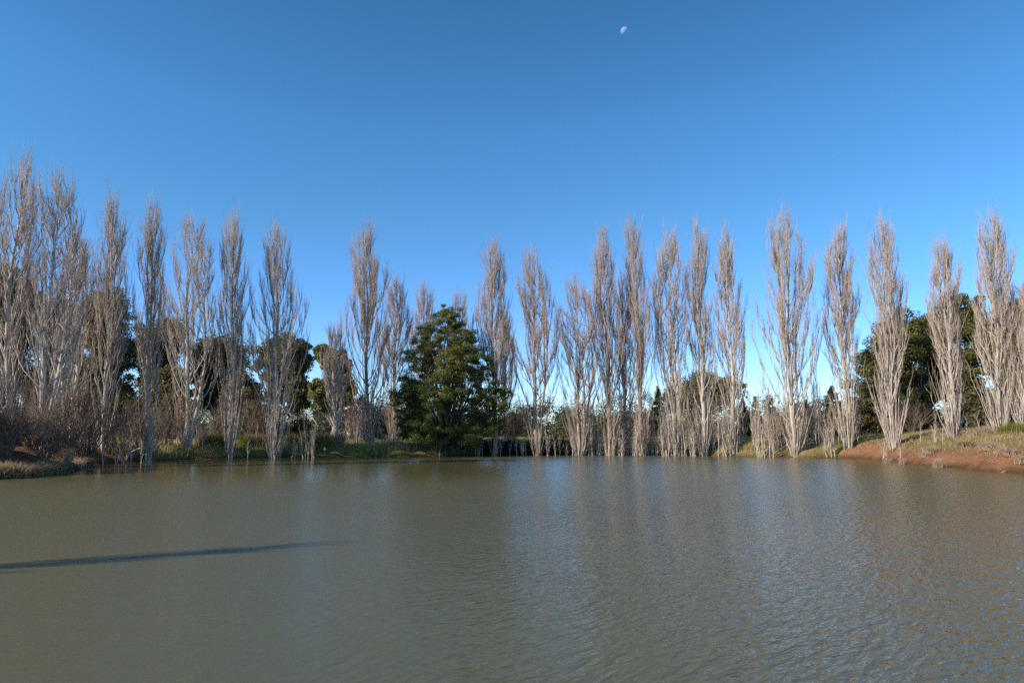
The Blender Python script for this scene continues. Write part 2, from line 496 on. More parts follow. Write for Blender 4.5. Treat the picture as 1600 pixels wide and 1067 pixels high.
def poplar(base, top, rmax, seed, M_POPLAR, prof='spindle', leaders=3, prim=42, dens=1.0, shoots=30, shoot_h=.3, stems=1, thick=.0088):
    """bare fastigiate poplar in local coordinates: trunk mesh(es) and one crown mesh"""
    rng = np.random.default_rng(seed)
    T = (np.asarray(top) - np.asarray(base)) * .96
    H = T[2]
    pv = PROFILES[prof] * np.clip(rng.normal(1, .09, 9), .75, 1.25)
    ph = rng.uniform(0, 6.28, 4)
    def axis(v):
        v = np.asarray(v)[..., None]
        w = np.concatenate([np.sin(v * 7.3 + ph[0]) + .5 * np.sin(v * 17 + ph[1]), np.sin(v * 6.1 + ph[2]) + .5 * np.sin(v * 15 + ph[3]), 0 * v], -1)
        return v * T + w * .11 * np.minimum(v * 6, 1)
    trunks = []
    r_t = .0092 * H + .05
    KT = 26
    v = np.linspace(0, 1, KT)
    trunks.append((axis(v), r_t * ((1 - v) ** 1.05 * .9 + .03) + .16 * r_t * np.exp(-v * 40)))
    trunks[0][0][0, 2] -= .35
    for k in range(stems - 1):                                    # further stems from the root
        a = rng.uniform(0, 6.28)
        off = np.array([math.cos(a), .5 * math.sin(a), 0]) * rmax * rng.uniform(.35, .6)
        hh = rng.uniform(.80, .93)
        Pk = axis(v * hh) + off * (.25 + .9 * smooth(0, .5, v))[:, None]
        Pk[0, 2] -= .35
        trunks.append((Pk, r_t * .72 * ((1 - v) * .92 + .03)))
    # limbs
    limbs = []
    for k in range(leaders):
        u0 = rng.uniform(.10, .50)
        v1 = rng.uniform(.72, .94)
        az = k * 2.4 + rng.uniform(-.5, .5) + ph[0]
        limbs.append((u0, v1, az, rng.uniform(.45, .85), rng.uniform(.24, .36) * r_t * (1 - u0)))
    nl = prim + int(8 * stems)
    for k in range(nl):
        u0 = .08 + .78 * (k + rng.uniform(0, 1)) / nl
        v1 = min(u0 + (.10 + .26 * (1 - u0)) * rng.uniform(.65, 1.3), .985)
        az = k * 2.3999 + rng.uniform(-.6, .6)
        limbs.append((u0, v1, az, rng.uniform(.62, 1.08), (.020 + .027 * (1 - u0) * rng.uniform(.6, 1.5))))
    KL = 9
    s = np.linspace(0, 1, KL)
    LP, LR = [], []
    for i, (u0, v1, az, rf, r0) in enumerate(limbs):
        if stems > 1 and i % stems:
            Pt, Rt = trunks[i % stems]
            vv = min(u0, .9)
        Renv = np.interp(v1, PROF_V, pv) * rmax
        vs = u0 + (v1 - u0) * s
        rr = rf * Renv * (1 - (1 - s) ** rng.uniform(1.4, 2.1))
        azs = az + rng.uniform(-.3, .3) * s
        ctr = axis(vs)
        if stems > 1 and i % stems:
            Pt = trunks[i % stems][0]
            vq = np.clip(vs / .88, 0, 1) * (KT - 1)
            kq = np.minimum(vq.astype(int), KT - 2)
            fq = (vq - kq)[:, None]
            wgt = (1 - s)[:, None]
            ctr = ctr * (1 - wgt) + (Pt[kq] * (1 - fq) + Pt[kq + 1] * fq) * wgt
        P = ctr + np.stack([np.cos(azs) * rr, np.sin(azs) * rr, 0 * rr], -1)
        P[1:] += rng.normal(size=(KL - 1, 3)) * .05
        LP.append(P); LR.append(r0 * (1 - s) + .007 * s)
    LP, LR = np.array(LP), np.array(LR)
    crown = Acc()
    big = LR[:, 0] > 0.055
    for (P, R) in trunks: pass
    crown.tubes(LP, LR, 5, rng)
    # fan of basal shoots
    allP, allR = [LP], [LR]
    if shoots:
        a = rng.uniform(0, 6.28, shoots)
        hh = H * shoot_h * rng.uniform(.35, 1.15, shoots)
        s1 = np.linspace(0, 1, KL)[None, :, None]
        st = np.stack([np.cos(a), np.sin(a), 0 * a], -1)
        p0 = st * rng.uniform(.05, .34, (shoots, 1))
        out = st * (rmax * .78 * rng.uniform(.3, 1.1, shoots) * np.clip(hh / (H * .3), .4, 1.0))[:, None]
        P = p0[:, None] + out[:, None] * s1 ** .85 + UP * hh[:, None, None] * s1 + rng.normal(size=(shoots, KL, 3)) * .05 * s1
        P[:, 0, 2] -= .25
        R = rng.uniform(.016, .040, shoots)[:, None] * (1 - s1[..., 0]) + .006 * s1[..., 0]
        crown.tubes(P, R, 4, rng)
        allP.append(P); allR.append(R)
    AP, AR = np.concatenate(allP), np.concatenate(allR)
    ln = np.linalg.norm(AP[:, -1] - AP[:, 0], axis=-1)
    wl = ln * np.where(np.arange(len(ln)) < len(LP), 1.0, .16) * (.10 + .90 * smooth(.10, .52, AP[:, :, 2].mean(1) / H))
    nsec = int(900 * dens)
    S, SR = branch_off(AP, AR, nsec, rng, .18, 1.0, .035 * H, .085 * H, .26, .42, 5, .018, .006, curl=.3, weights=wl / wl.sum())
    crown.tubes(S, SR, 3, rng)
    # short side shoots on the upper trunk so the tip is feathery
    TP = np.array([t[0] for t in trunks]); TR = np.array([t[1] for t in trunks])
    U, UR = branch_off(TP, TR, int(26 * dens), rng, .72, .985, .02 * H, .05 * H, .45, .5, 5, .012, .004)
    crown.tubes(U, UR, 3, rng)
    SS, SSR = np.concatenate([S, U]), np.concatenate([SR, UR])
    A5 = AP[:, [0, 2, 4, 6, 8]]; R5 = AR[:, [0, 2, 4, 6, 8]]
    Q, QR = np.concatenate([SS, A5]), np.concatenate([SSR, R5])
    w = np.concatenate([np.full(len(SS), 1.0), np.where(np.arange(len(A5)) < len(LP), 2.4, .35)])
    w = w * (.12 + .88 * smooth(.10, .52, Q[:, :, 2].mean(1) / H))
    Tw, TwR = branch_off(Q, QR, int(5400 * dens), rng, .10, 1.0, .22, .78, .32, .45, 3, thick * .75, .003, weights=w / w.sum())
    crown.tubes(Tw, TwR, 3, rng)
    tm = []
    for (P, R) in trunks:
        a = Acc(); a.tubes(P[None], R[None], 9, rng)
        tm.append(a.mesh('trunk', M_POPLAR))
    return tm, crown.mesh('crown', M_POPLAR)

def plant_poplar(label, px_b, px_t, py_t, Y, halfw_px, seed, group='bare poplars around the pond', sink=0.0, **kw):
    b = at(px_b, 690, Y)
    b[2] = float(terrain(b[0], b[1])) - sink
    b[2] = max(b[2], -.25)
    t = at(px_t, py_t, Y)
    rmax = 1.04 * halfw_px / F * Y
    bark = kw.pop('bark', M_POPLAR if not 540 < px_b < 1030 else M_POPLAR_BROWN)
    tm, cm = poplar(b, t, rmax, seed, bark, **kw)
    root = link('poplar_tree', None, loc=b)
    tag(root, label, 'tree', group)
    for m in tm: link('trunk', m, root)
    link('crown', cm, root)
    return root

POPLARS = [
    # label, base px, top px, top py, Y, half width px, options
    ('tallest bare poplar at the left edge of the photo, white trunk', 6, 34, 232, 36, 36, dict(prof='column', leaders=2, shoots=25, dens=0.55)),
    ('twin topped tall bare poplar, second from the left edge', 62, 92, 262, 36, 44, dict(prof='column', leaders=2, stems=2, shoots=30, dens=0.68)),
    ('slim bare poplar with pale trunk in the gap behind the twin topped poplar', 98, 112, 350, 41, 28, dict(prof='column', leaders=2, shoots=18, dens=0.45)),
    ('thin leaning bare poplar beside the dark gum crown on the left', 112, 138, 375, 44, 26, dict(prof='column', leaders=1, shoots=10, dens=0.4)),
    ('bare poplar with dark gum crown behind its middle, left bank', 163, 180, 296, 44, 30, dict(prof='gap', leaders=3, shoots=30, dens=0.62)),
    ('narrow sharp tipped bare poplar left of the broad twin crowned one', 232, 238, 310, 46, 31, dict(prof='gap', leaders=2, shoots=18, dens=0.6)),
    ('broad many stemmed bare poplar on the left far bank', 290, 300, 333, 50, 44, dict(prof='column', leaders=3, stems=2, shoots=36, dens=0.85)),
    ('bare poplar touching the broad many stemmed one on its right side', 360, 368, 323, 51, 30, dict(prof='gap', leaders=3, shoots=40, shoot_h=.35, dens=0.65)),
    ('wide full crowned bare poplar left of the gap of open sky', 430, 433, 346, 52, 42, dict(prof='spindle', leaders=5, shoots=60, shoot_h=.42, dens=0.85)),
    ('short thin purplish bare poplar left of the full one beside the green tree', 524, 522, 505, 56, 22, dict(prof='column', leaders=1, shoots=8, dens=.55)),
    ('full spindle shaped bare poplar standing left of the dense green tree', 576, 570, 350, 57.5, 42, dict(prof='spindle', leaders=4, shoots=60, shoot_h=.45, dens=1.25)),
    ('shorter bare poplar between the full spindle one and the green tree', 615, 620, 432, 61, 28, dict(prof='spindle', leaders=3, shoots=26)),
    ('bare poplar top showing just left above the green tree', 662, 663, 441, 70, 23, dict(prof='column', leaders=3, shoots=10)),
    ('bare poplar top peeping over the right shoulder of the green tree', 722, 720, 455, 72, 20, dict(prof='column', leaders=3, shoots=8, dens=.8)),
    ('dark trunked bare poplar rising at the right side of the green tree', 773, 770, 370, 58, 32, dict(prof='spindle', leaders=3, shoots=12)),
    ('small bare poplar behind the dark trunked one beside the green tree', 790, 789, 480, 66, 18, dict(prof='spindle', leaders=2, shoots=14, dens=.7)),
    ('twin stemmed bare poplar above the dark hedge', 840, 828, 382, 58, 41, dict(prof='spindle', leaders=5, stems=2, shoots=24)),
    ('blunt topped bare poplar, shortest of the right hand far bank row', 906, 900, 430, 58, 38, dict(prof='column', leaders=5, stems=2, shoots=40, shoot_h=.4)),
    ('tall bare poplar right of the blunt topped one', 953, 942, 350, 58, 30, dict(prof='spindle', leaders=3, shoots=36, dens=0.9)),
    ('lower bare poplar between two tall ones near the middle of the far row', 976, 972, 425, 60, 24, dict(prof='column', leaders=2, shoots=24, dens=.8)),
    ('tall narrow pointed bare poplar near the middle of the far row', 1004, 990, 337, 58, 27, dict(prof='spindle', leaders=3, shoots=30, dens=0.85)),
    ('bare poplar left of three above the dark flat topped gum', 1060, 1045, 350, 58, 28, dict(prof='column', leaders=4, stems=2, shoots=36)),
    ('bare poplar in the middle of three above the dark flat topped gum', 1099, 1090, 341, 57.5, 27, dict(prof='spindle', leaders=3, shoots=40, dens=0.9)),
    ('thin bare poplar right of three above the dark flat topped gum', 1146, 1134, 350, 57, 26, dict(prof='spindle', leaders=2, shoots=40, dens=.85)),
    ('widest bare poplar with spreading limbs and open sky on both sides', 1243, 1220, 326, 54, 50, dict(prof='spindle', leaders=7, shoots=40, shoot_h=.3, dens=1.2)),
    ('bare poplar at the water edge where the red bank begins', 1326, 1308, 346, 53, 36, dict(prof='gap', leaders=3, shoots=70, shoot_h=.36, dens=0.95)),
    ('bare poplar with a wide fan of pale basal stems on the red bank', 1396, 1378, 336, 49, 38, dict(prof='gap', leaders=4, shoots=80, shoot_h=.34, dens=0.85)),
    ('slender bare poplar on the crest before the dark green gums', 1492, 1470, 366, 47, 32, dict(prof='gap', leaders=2, shoots=60, shoot_h=.34, dens=0.75)),
    ('tall bare poplar at the right edge beside tufts of dry grass', 1566, 1550, 328, 44, 38, dict(prof='gap', leaders=4, stems=2, shoots=70, shoot_h=.36, dens=0.85)),
    ('bare poplar cut off by the right edge of the photo', 1604, 1602, 440, 43, 26, dict(prof='gap', leaders=2, shoots=40, shoot_h=.4)),
]
for i, (lab, xb, xt, yt, Y, hw, kw) in enumerate(POPLARS):
    plant_poplar(lab, xb, xt, yt, Y, hw, 100 + i, **kw)

# ------------------------------------------------------------------ leafy trees
def leaves(C, n_each, rad, size, rng, flat=.6, aspect=2.4, droop=.3):
    """rhombus leaves around clump centres C (M,3) with radii rad (M,)"""
    M = len(C)
    n = M * n_each
    ci = np.repeat(np.arange(M), n_each)
    d = nrm(rng.normal(size=(n, 3)))
    rr = rng.uniform(.15, 1, n) ** .6
    P = C[ci] + d * (rad[ci] * rr)[:, None] * np.array([1, 1, flat])
    nn = nrm(d * .9 + UP * .35 + rng.normal(size=(n, 3)) * .8)
    ax = nrm(np.cross(nn, rng.normal(size=(n, 3))) - UP * droop * .5)
    sd = nrm(np.cross(nn, ax))
    ln = (size * rng.uniform(.6, 1.4, n))[:, None]
    w = ln / aspect
    V = np.stack([P - ax * ln * .5, P + sd * w * .5, P + ax * ln * .5, P - sd * w * .5], 1).reshape(-1, 3)
    Q = np.arange(n * 4).reshape(-1, 4)
    return V, Q

def bezier(p0, p1, p2, K):
    s = np.linspace(0, 1, K)[:, None]
    return p0 * (1 - s) ** 2 + 2 * p1 * s * (1 - s) + p2 * s ** 2

def leafy_tree(name, label, cat, group, base, lobes, M_leaf, M_bark, seed, n_clump=60, n_each=160, leaf=.2, clump=.22,
               trunk_r=.2, fork=.35, flat=.6, shell=.45, n_limb=26, trunks=1, thin=.6):
    """lobes: (centre(3), radii(3)) in world coordinates; the crown fills them with leaf clumps carried by limbs"""
    rng = np.random.default_rng(seed)
    base = np.asarray(base, float)
    vol = np.array([np.prod(r) ** .75 for _, r in lobes]); vol /= vol.sum()
    C, CR = [], []
    for (c, r), w in zip(lobes, vol):
        n = max(3, int(round(n_clump * w)))
        d = nrm(rng.normal(size=(n, 3)))
        q = rng.uniform(shell, 1, n)[:, None]
        C.append(np.asarray(c) - base + d * q * np.asarray(r))
        CR.append(clump * np.mean(r) * rng.uniform(.65, 1.35, n))
    C, CR = np.concatenate(C), np.concatenate(CR)
    root = link(name, None, loc=base)
    tag(root, label, cat, group)
    V, Q = leaves(C, n_each, CR, leaf, rng, flat)
    wood = Acc()
    ctr = np.mean([np.asarray(c) for c, r in lobes], 0) - base
    topz = max(c[2] + r[2] for c, r in lobes) - base[2]
    for k in range(trunks):
        off = np.array([rng.uniform(-1, 1), rng.uniform(-.5, .5), 0]) * (0 if trunks == 1 else 1.2) * trunk_r * 3
        f = np.array([ctr[0] * .5 + off[0] * 2, ctr[1] * .5 + off[1], topz * fork])
        hi = np.array([ctr[0] + off[0] * 3, ctr[1] + off[1], topz * .78])
        s = np.linspace(0, 1, 10)
        P = bezier(off + np.array([0, 0, -.3]), f, hi, 10) + rng.normal(size=(10, 3)) * .06 * s[:, None]
        R = trunk_r * (1 - .88 * s) * (1 + .5 * np.exp(-s * 14))
        wood.tubes(P[None], R[None], 8, rng)
        pick = rng.permutation(len(C))[:n_limb]
        LPs, LRs = [], []
        for j in pick:
            t = np.clip(C[j][2] / topz - .32, .18, .85) * rng.uniform(.75, 1.0)
            ki = int(t * 9)
            p0 = P[ki]
            mid = p0 * .45 + C[j] * .55 + np.array([0, 0, rng.uniform(-.05, .18)]) * topz * .3
            LPs.append(bezier(p0, mid, C[j], 7) + rng.normal(size=(7, 3)) * .05 * np.linspace(0, 1, 7)[:, None])
            LRs.append(np.linspace(min(R[ki] * .7, trunk_r * .42), .014, 7))
        wood.tubes(np.array(LPs), np.array(LRs), 5, rng)
        S, SR = branch_off(np.array(LPs), np.array(LRs), n_limb * 7, rng, .4, 1, .5, 1.4, .6, .2, 4, .02, .006)
        wood.tubes(S, SR, 3, rng)
    link('trunk', wood.mesh('trunk', M_bark), root)
    link('crown', mesh_np('crown', V, [Q], M_leaf, smooth=False), root)
    return root

def lobe(px0, py0, px1, py1, Y, deep=None, dy=0.0):
    c = at((px0 + px1) / 2, (py0 + py1) / 2, Y)
    rx = (px1 - px0) / 2 / F * Y
    rz = (py1 - py0) / 2 / F * Y
    c[1] += dy
    return c, np.array([rx, deep if deep else rx, rz])

def gbase(px, Y):
    b = at(px, 690, Y)
    b[2] = float(terrain(b[0], b[1]))
    return b

# the dense green tree in the middle
Y0 = 57.5
lob = [lobe(672, 470, 726, 535, Y0), lobe(612, 585, 668, 660, Y0, dy=-.6), lobe(616, 640, 660, 692, Y0), lobe(640, 650, 705, 703, Y0, dy=-1.3), lobe(700, 655, 765, 703, Y0, dy=-1.2), lobe(645, 496, 700, 560, Y0), lobe(690, 500, 752, 575, Y0),
       lobe(628, 530, 690, 600, Y0), lobe(675, 530, 740, 610, Y0, dy=-1.2), lobe(715, 540, 772, 615, Y0),
       lobe(620, 575, 675, 645, Y0), lobe(660, 580, 730, 650, Y0, dy=-1.6), lobe(715, 590, 775, 650, Y0),
       lobe(752, 596, 802, 640, Y0, dy=-.5), lobe(626, 630, 690, 690, Y0), lobe(690, 635, 750, 690, Y0, dy=.8), lobe(735, 625, 790, 690, Y0, dy=.6)]
leafy_tree('evergreen_tree', 'dense dark green tree standing alone at the water edge between bare poplars', 'tree', None,
           gbase(697, Y0), lob, M_LEAF_DENSE, M_DARKBARK, 11, n_clump=980, n_each=200, leaf=.125, clump=.26, trunk_r=.26, fork=.25, flat=.6, shell=.3, n_limb=60)

GUMS = [
    # label, base px, Y, lobes(px boxes), material, options
    ('low dark gum filling the gap right of the twin topped poplar', 130, 60, [(85, 560, 150, 650), (110, 590, 175, 680)], M_LEAF_GUM),
    ('low dark gum between the narrow sharp tipped poplar and the broad one', 262, 62, [(225, 570, 290, 650), (205, 610, 260, 690), (250, 600, 300, 690)], M_LEAF_GUM),
    ('low dark gum behind the poplar that touches the broad one', 375, 62, [(345, 580, 400, 660), (360, 610, 420, 690)], M_LEAF_GUM),
    ('dark gum crown behind the poplars at the left edge', 18, 66, [(-30, 410, 40, 520), (0, 440, 55, 560), (-20, 500, 50, 620)], M_LEAF_GUM),
    ('dark gum behind the twin topped poplar', 95, 70, [(60, 455, 120, 540), (75, 500, 135, 600), (50, 560, 110, 640)], M_LEAF_GUM),
    ('rounded dark gum behind the poplar with a gap in its crown', 168, 66, [(125, 450, 200, 540), (130, 500, 205, 600), (150, 580, 215, 660)], M_LEAF_GUM),
    ('dark gum behind the narrow sharp tipped poplar', 250, 70, [(195, 492, 280, 575), (205, 545, 270, 620), (225, 600, 285, 665)], M_LEAF_GUM),
    ('dark gum behind the broad many stemmed poplar', 335, 72, [(285, 520, 385, 590), (300, 570, 350, 640), (350, 560, 400, 650)], M_LEAF_GUM),
    ('dark gum reaching right of the wide full crowned poplar', 462, 68, [(395, 522, 480, 600), (440, 525, 492, 590), (455, 580, 500, 650), (410, 590, 450, 650)], M_LEAF_GUM),
    ('loose olive gum in the open gap with pale forked limbs', 512, 64, [(490, 536, 530, 575), (505, 545, 548, 590), (478, 590, 530, 640), (520, 585, 556, 640)], M_LEAF_OLIVE),
    ('wide flat topped dark gum behind three poplars of the far row', 1095, 84, [(1048, 586, 1150, 640), (1030, 600, 1085, 650), (1095, 590, 1158, 625), (1040, 640, 1120, 690)], M_LEAF_GUM),
    ('sloping olive gum behind the poplar with the wide basal fan', 1375, 64, [(1345, 515, 1425, 610), (1362, 484, 1440, 570), (1322, 575, 1405, 660), (1345, 620, 1420, 692), (1380, 550, 1430, 640)], M_LEAF_OLIVE),
    ('dark green gum filling the gap between the fan poplar and the slender one', 1440, 68, [(1395, 490, 1455, 570), (1415, 492, 1482, 580), (1405, 555, 1475, 650), (1440, 550, 1505, 640), (1400, 640, 1500, 692)], M_LEAF_OLIVE),
    ('highest green gum crown behind the slender poplar on the crest', 1515, 64, [(1458, 462, 1530, 550), (1490, 452, 1550, 530), (1495, 500, 1565, 600), (1465, 540, 1535, 650), (1490, 590, 1560, 680)], M_LEAF_OLIVE),
    ('green gum behind the last poplars at the right edge', 1600, 60, [(1560, 466, 1650, 570), (1550, 520, 1625, 620), (1575, 580, 1660, 670), (1540, 580, 1605, 670)], M_LEAF_OLIVE),
]
for i, (lab, pb, Y, boxes, ml) in enumerate(GUMS):
    leafy_tree('gum_tree', lab, 'tree', 'evergreen gums behind the poplars', gbase(pb, Y), [lobe(*b, Y, dy=RNG.uniform(-1.5, 1.5)) for b in boxes], ml, M_GUM, 300 + i,
               n_clump=270, n_each=200, leaf=.26, clump=.34, trunk_r=.2, fork=.5, flat=.72, shell=.2, n_limb=30, trunks=2 if i in (4, 6, 7, 9) else 1)

SHRUBS = [
    ('olive bush right behind the blunt topped poplar', 945, 84, [(918, 645, 965, 692), (945, 632, 985, 690)], M_LEAF_OLIVE),
    ('dark olive bush behind the narrow pointed poplar of the middle', 1005, 80, [(980, 640, 1032, 694)], M_LEAF_GUM),
    ('dull bush in the sky gap left of the widest poplar', 1172, 86, [(1145, 648, 1198, 695)], M_LEAF_OLIVE),
    ('dark bush close behind the widest poplar on its right', 1258, 84, [(1232, 640, 1285, 695)], M_LEAF_GUM),
    ('pale bush seen under the boughs of the evergreen, right of its trunk', 735, 84, [(715, 650, 790, 695), (770, 640, 830, 692)], M_LEAF_PALE),
    ('olive bush behind the shorter poplar left of the green tree', 618, 78, [(585, 640, 660, 694)], M_LEAF_OLIVE),
    ('dense dark evergreen bush behind the left edge poplars, added to shade the left bank', -40, 36, [(-110, 560, -5, 700), (-150, 590, -60, 700), (-60, 600, 20, 705)], M_LEAF_GUM),  # mostly out of frame, added to throw shade on the left bank
    ('dense dark evergreen bush out of view past the left edge, added to shade the left bank', -60, 30, [(-150, 580, -20, 720), (-200, 560, -90, 720)], M_LEAF_GUM),  # unseen, a second bush added as shade caster for the bank
    ('large glossy green bush under the gums between the fan poplar and the slender one', 1442, 58, [(1405, 592, 1455, 660), (1430, 590, 1482, 650), (1400, 640, 1480, 690)], M_LEAF_OLIVE),
    ('dark rounded bush behind the slender poplar on the crest', 1530, 56, [(1500, 610, 1560, 690), (1475, 640, 1530, 690)], M_LEAF_GUM),
    ('dark bush under the last gum at the right edge', 1590, 54, [(1560, 620, 1640, 690)], M_LEAF_GUM),
    ('dark bush behind the poplar at the water edge by the red bank', 1345, 62, [(1318, 630, 1375, 692), (1340, 600, 1385, 670)], M_LEAF_GUM),
    ('dark undergrowth bush behind the wide full crowned poplar', 470, 64, [(440, 650, 500, 695), (395, 655, 445, 692)], M_LEAF_GUM),
    ('yellow green bush in the open gap left of the blunt topped poplar', 880, 96, [(862, 640, 905, 692), (875, 655, 915, 690)], M_LEAF_PALE),
    ('pale olive bush right of the widest poplar', 1292, 80, [(1268, 640, 1322, 695)], M_LEAF_PALE),
    ('dull olive bush behind the trunk of the widest poplar', 1215, 82, [(1190, 640, 1250, 695)], M_LEAF_OLIVE),
    ('low olive bush in the gap right of the loose olive gum', 560, 70, [(535, 620, 580, 690), (556, 640, 610, 692)], M_LEAF_PALE),
]
for i, (lab, pb, Y, boxes, ml) in enumerate(SHRUBS):
    leafy_tree('leafy_bush', lab, 'bush', 'leafy bushes behind the bank', gbase(pb, Y), [lobe(*b, Y) for b in boxes], ml, M_DARKBARK, 400 + i,
               n_clump=60, n_each=150, leaf=.24, clump=.36, trunk_r=.08, fork=.3, flat=.7, shell=.2, n_limb=16)

# far conifers
def conifer(label, px, py_top, halfw, Y, seed, group='far dark conifers'):
    rng = np.random.default_rng(seed)
    b = gbase(px, Y)
    t = at(px, py_top, Y)
    H = t[2] - b[2]
    R = 1.4 * halfw / F * Y
    n = 120
    z = rng.uniform(.08, 1, n)
    a = rng.uniform(0, 6.28, n)
    r = R * (1.02 - z) ** .8 * rng.uniform(.3, 1, n)
    C = np.stack([np.cos(a) * r, np.sin(a) * r, z * H * .97], 1)
    V, Q = leaves(C, 90, R * .26 * (1.25 - z), .34, rng, .5, 3.0, .1)
    root = link('conifer_tree', None, loc=b)
    tag(root, label, 'tree', group)
    a_ = Acc(); s = np.linspace(0, 1, 8)
    a_.tubes(np.stack([0 * s, 0 * s, s * H * .95 - .3], 1)[None], (.22 * (1 - s) + .02)[None], 7, rng)
    link('trunk', a_.mesh('trunk', M_DARKBARK), root)
    link('crown', mesh_np('crown', V, [Q], M_LEAF_PINE, smooth=False), root)

CON = [('dark conifer at the left foot of the flat topped gum', 1030, 602, 12, 92), ('pair of dark conifers in the sky gap, the left one', 1163, 622, 11, 100),
       ('pair of dark conifers in the sky gap, the right one', 1183, 618, 11, 104), ('dark pine just left of the widest poplar', 1205, 616, 14, 108),
       ('dark pine just right of the widest poplar trunk', 1262, 622, 13, 108), ('dark pine leaning over the pale olive bush by the red bank', 1305, 602, 20, 88),
       ('dark conifer right of the dark hedge in the sky gap', 884, 642, 13, 120)]
for i, (lab, px, pt, hw, Y) in enumerate(CON):
    conifer(lab, px, pt, hw, Y, 500 + i)

# far-off belt of trees behind everything, one mass
rng = np.random.default_rng(77)
n = 2100
cx = rng.uniform(-190, 190, n); cy = rng.uniform(112, 185, n)
cz = terrain(cx, cy) + rng.uniform(.2, 1, n) ** .9 * (3.6 + 1.6 * np.abs(lump(cx, cy, 13))) * cy / 100
V, Q = leaves(np.stack([cx, cy, cz], 1), 130, rng.uniform(1.3, 2.6, n), .36, rng, .8, 1.8)
Vb, Qb = leaves(np.stack([cx, cy, cz * .4], 1), 30, rng.uniform(1.8, 2.8, n), .7, rng, .8, 1.8)
tag(link('distant_wood', mesh_np('distant_wood', np.concatenate([V, Vb]), [np.concatenate([Q, Qb + len(V)])], M_LEAF_FAR, smooth=False)),
    'far belt of dark trees low on the horizon behind the bank', 'wood', kind='stuff')

# ------------------------------------------------------------------ hedge in the shade of the green tree
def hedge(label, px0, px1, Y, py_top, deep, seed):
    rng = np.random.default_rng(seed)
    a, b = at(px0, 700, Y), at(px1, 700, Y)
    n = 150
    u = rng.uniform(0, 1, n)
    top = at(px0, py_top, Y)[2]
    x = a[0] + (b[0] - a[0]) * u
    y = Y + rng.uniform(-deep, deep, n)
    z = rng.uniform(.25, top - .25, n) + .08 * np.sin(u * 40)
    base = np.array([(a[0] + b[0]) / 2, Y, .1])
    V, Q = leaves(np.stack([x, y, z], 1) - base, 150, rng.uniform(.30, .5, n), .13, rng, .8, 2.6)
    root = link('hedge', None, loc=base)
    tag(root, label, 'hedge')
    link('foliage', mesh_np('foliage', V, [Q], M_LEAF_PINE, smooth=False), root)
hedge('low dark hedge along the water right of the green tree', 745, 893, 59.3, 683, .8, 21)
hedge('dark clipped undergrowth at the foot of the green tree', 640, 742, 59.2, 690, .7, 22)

# ------------------------------------------------------------------ poplar saplings along the waterline
def sapling_mesh(seed):
    rng = np.random.default_rng(seed)
    H = 4.0
    s = np.linspace(0, 1, 8)
    k = rng.integers(1, 4)
    P = []
    for j in range(k):
        lean = rng.normal(size=2) * .16
        hh = H * (1 if j == 0 else rng.uniform(.5, .85))
        o = rng.normal(size=2) * (.0 if j == 0 else .16)
        P.append(np.stack([o[0] + lean[0] * s + .05 * np.sin(s * 5 + j), o[1] + lean[1] * s, -.3 + (hh + .3) * s], -1))
    P = np.array(P) + rng.normal(size=(k, 8, 3)) * .02
    R = np.tile(.032 * (1 - s) + .006, (k, 1))
    a = Acc()
    a.tubes(P, R, 5, rng)
    S, SR = branch_off(P, R, 16 * k, rng, .2, 1, .4, 1.1, .35, .35, 4, .012, .005)
    a.tubes(S, SR, 3, rng)
    T, TR = branch_off(S, SR, 50 * k, rng, .2, 1, .2, .55, .4, .3, 3, .008, .003)
    a.tubes(T, TR, 3, rng)
    return a.mesh('poplar_sapling', M_POPLAR)
SAP = [sapling_mesh(600 + i) for i in range(8)]
SAP_ROWS = [
    # px0, px1, count, Y0, Y1, hmin, hmax, label
    (690, 800, 9, 57.5, 58.6, 1.2, 2.6, 'thin bare poplar sapling in the shade by the green tree'),
    (800, 890, 9, 57.5, 58.8, 1.2, 2.6, 'thin bare poplar sapling in front of the dark hedge'),
    (892, 1030, 48, 57.3, 59.5, 1.8, 5.0, 'thin bare poplar sapling at the foot of the middle far row'),
    (1030, 1165, 50, 56.5, 59.0, 2.0, 5.2, 'thin bare poplar sapling at the foot of the three poplars before the flat topped gum'),
    (1178, 1285, 48, 54.0, 57.0, 2.5, 6.5, 'thin pale poplar sapling crowding round the widest poplar'),
    (1285, 1345, 14, 52.5, 55.0, 1.5, 3.6, 'thin bare poplar sapling by the water where the red bank begins'),
    (530, 690, 20, 56.8, 59.5, 1.2, 3.6, 'thin bare poplar sapling on the bank left of the green tree'),
    (250, 500, 16, 49.5, 54.5, 1.0, 3.2, 'thin bare poplar sapling on the grassy left far bank'),
    (70, 240, 14, 37, 45.5, 1.2, 4.0, 'thin bare poplar sapling among the dark shrubs of the left bank'),
    (1370, 1590, 9, 44.0, 50.0, .8, 1.8, 'short bare poplar sucker on the crest of the red bank'),
]
rng = np.random.default_rng(5)
for (p0, p1, cnt, Ya, Yb, h0, h1, lab) in SAP_ROWS:
    for k in range(cnt):
        px = p0 + (p1 - p0) * (k + rng.uniform(.05, .95)) / cnt
        b = gbase(px, rng.uniform(Ya, Yb))
        b[2] = max(b[2], -.15)
        h = rng.uniform(h0, h1)
        o = link('poplar_sapling', SAP[int(rng.integers(0, 8))], loc=b)
        o.rotation_euler.z = rng.uniform(0, 6.28)
        w = .75 + .08 * h
        o.scale = (w, w, h / 4.0)
        tag(o, lab, 'sapling', 'saplings: ' + lab.split('sapling ')[-1].split('sucker ')[-1])

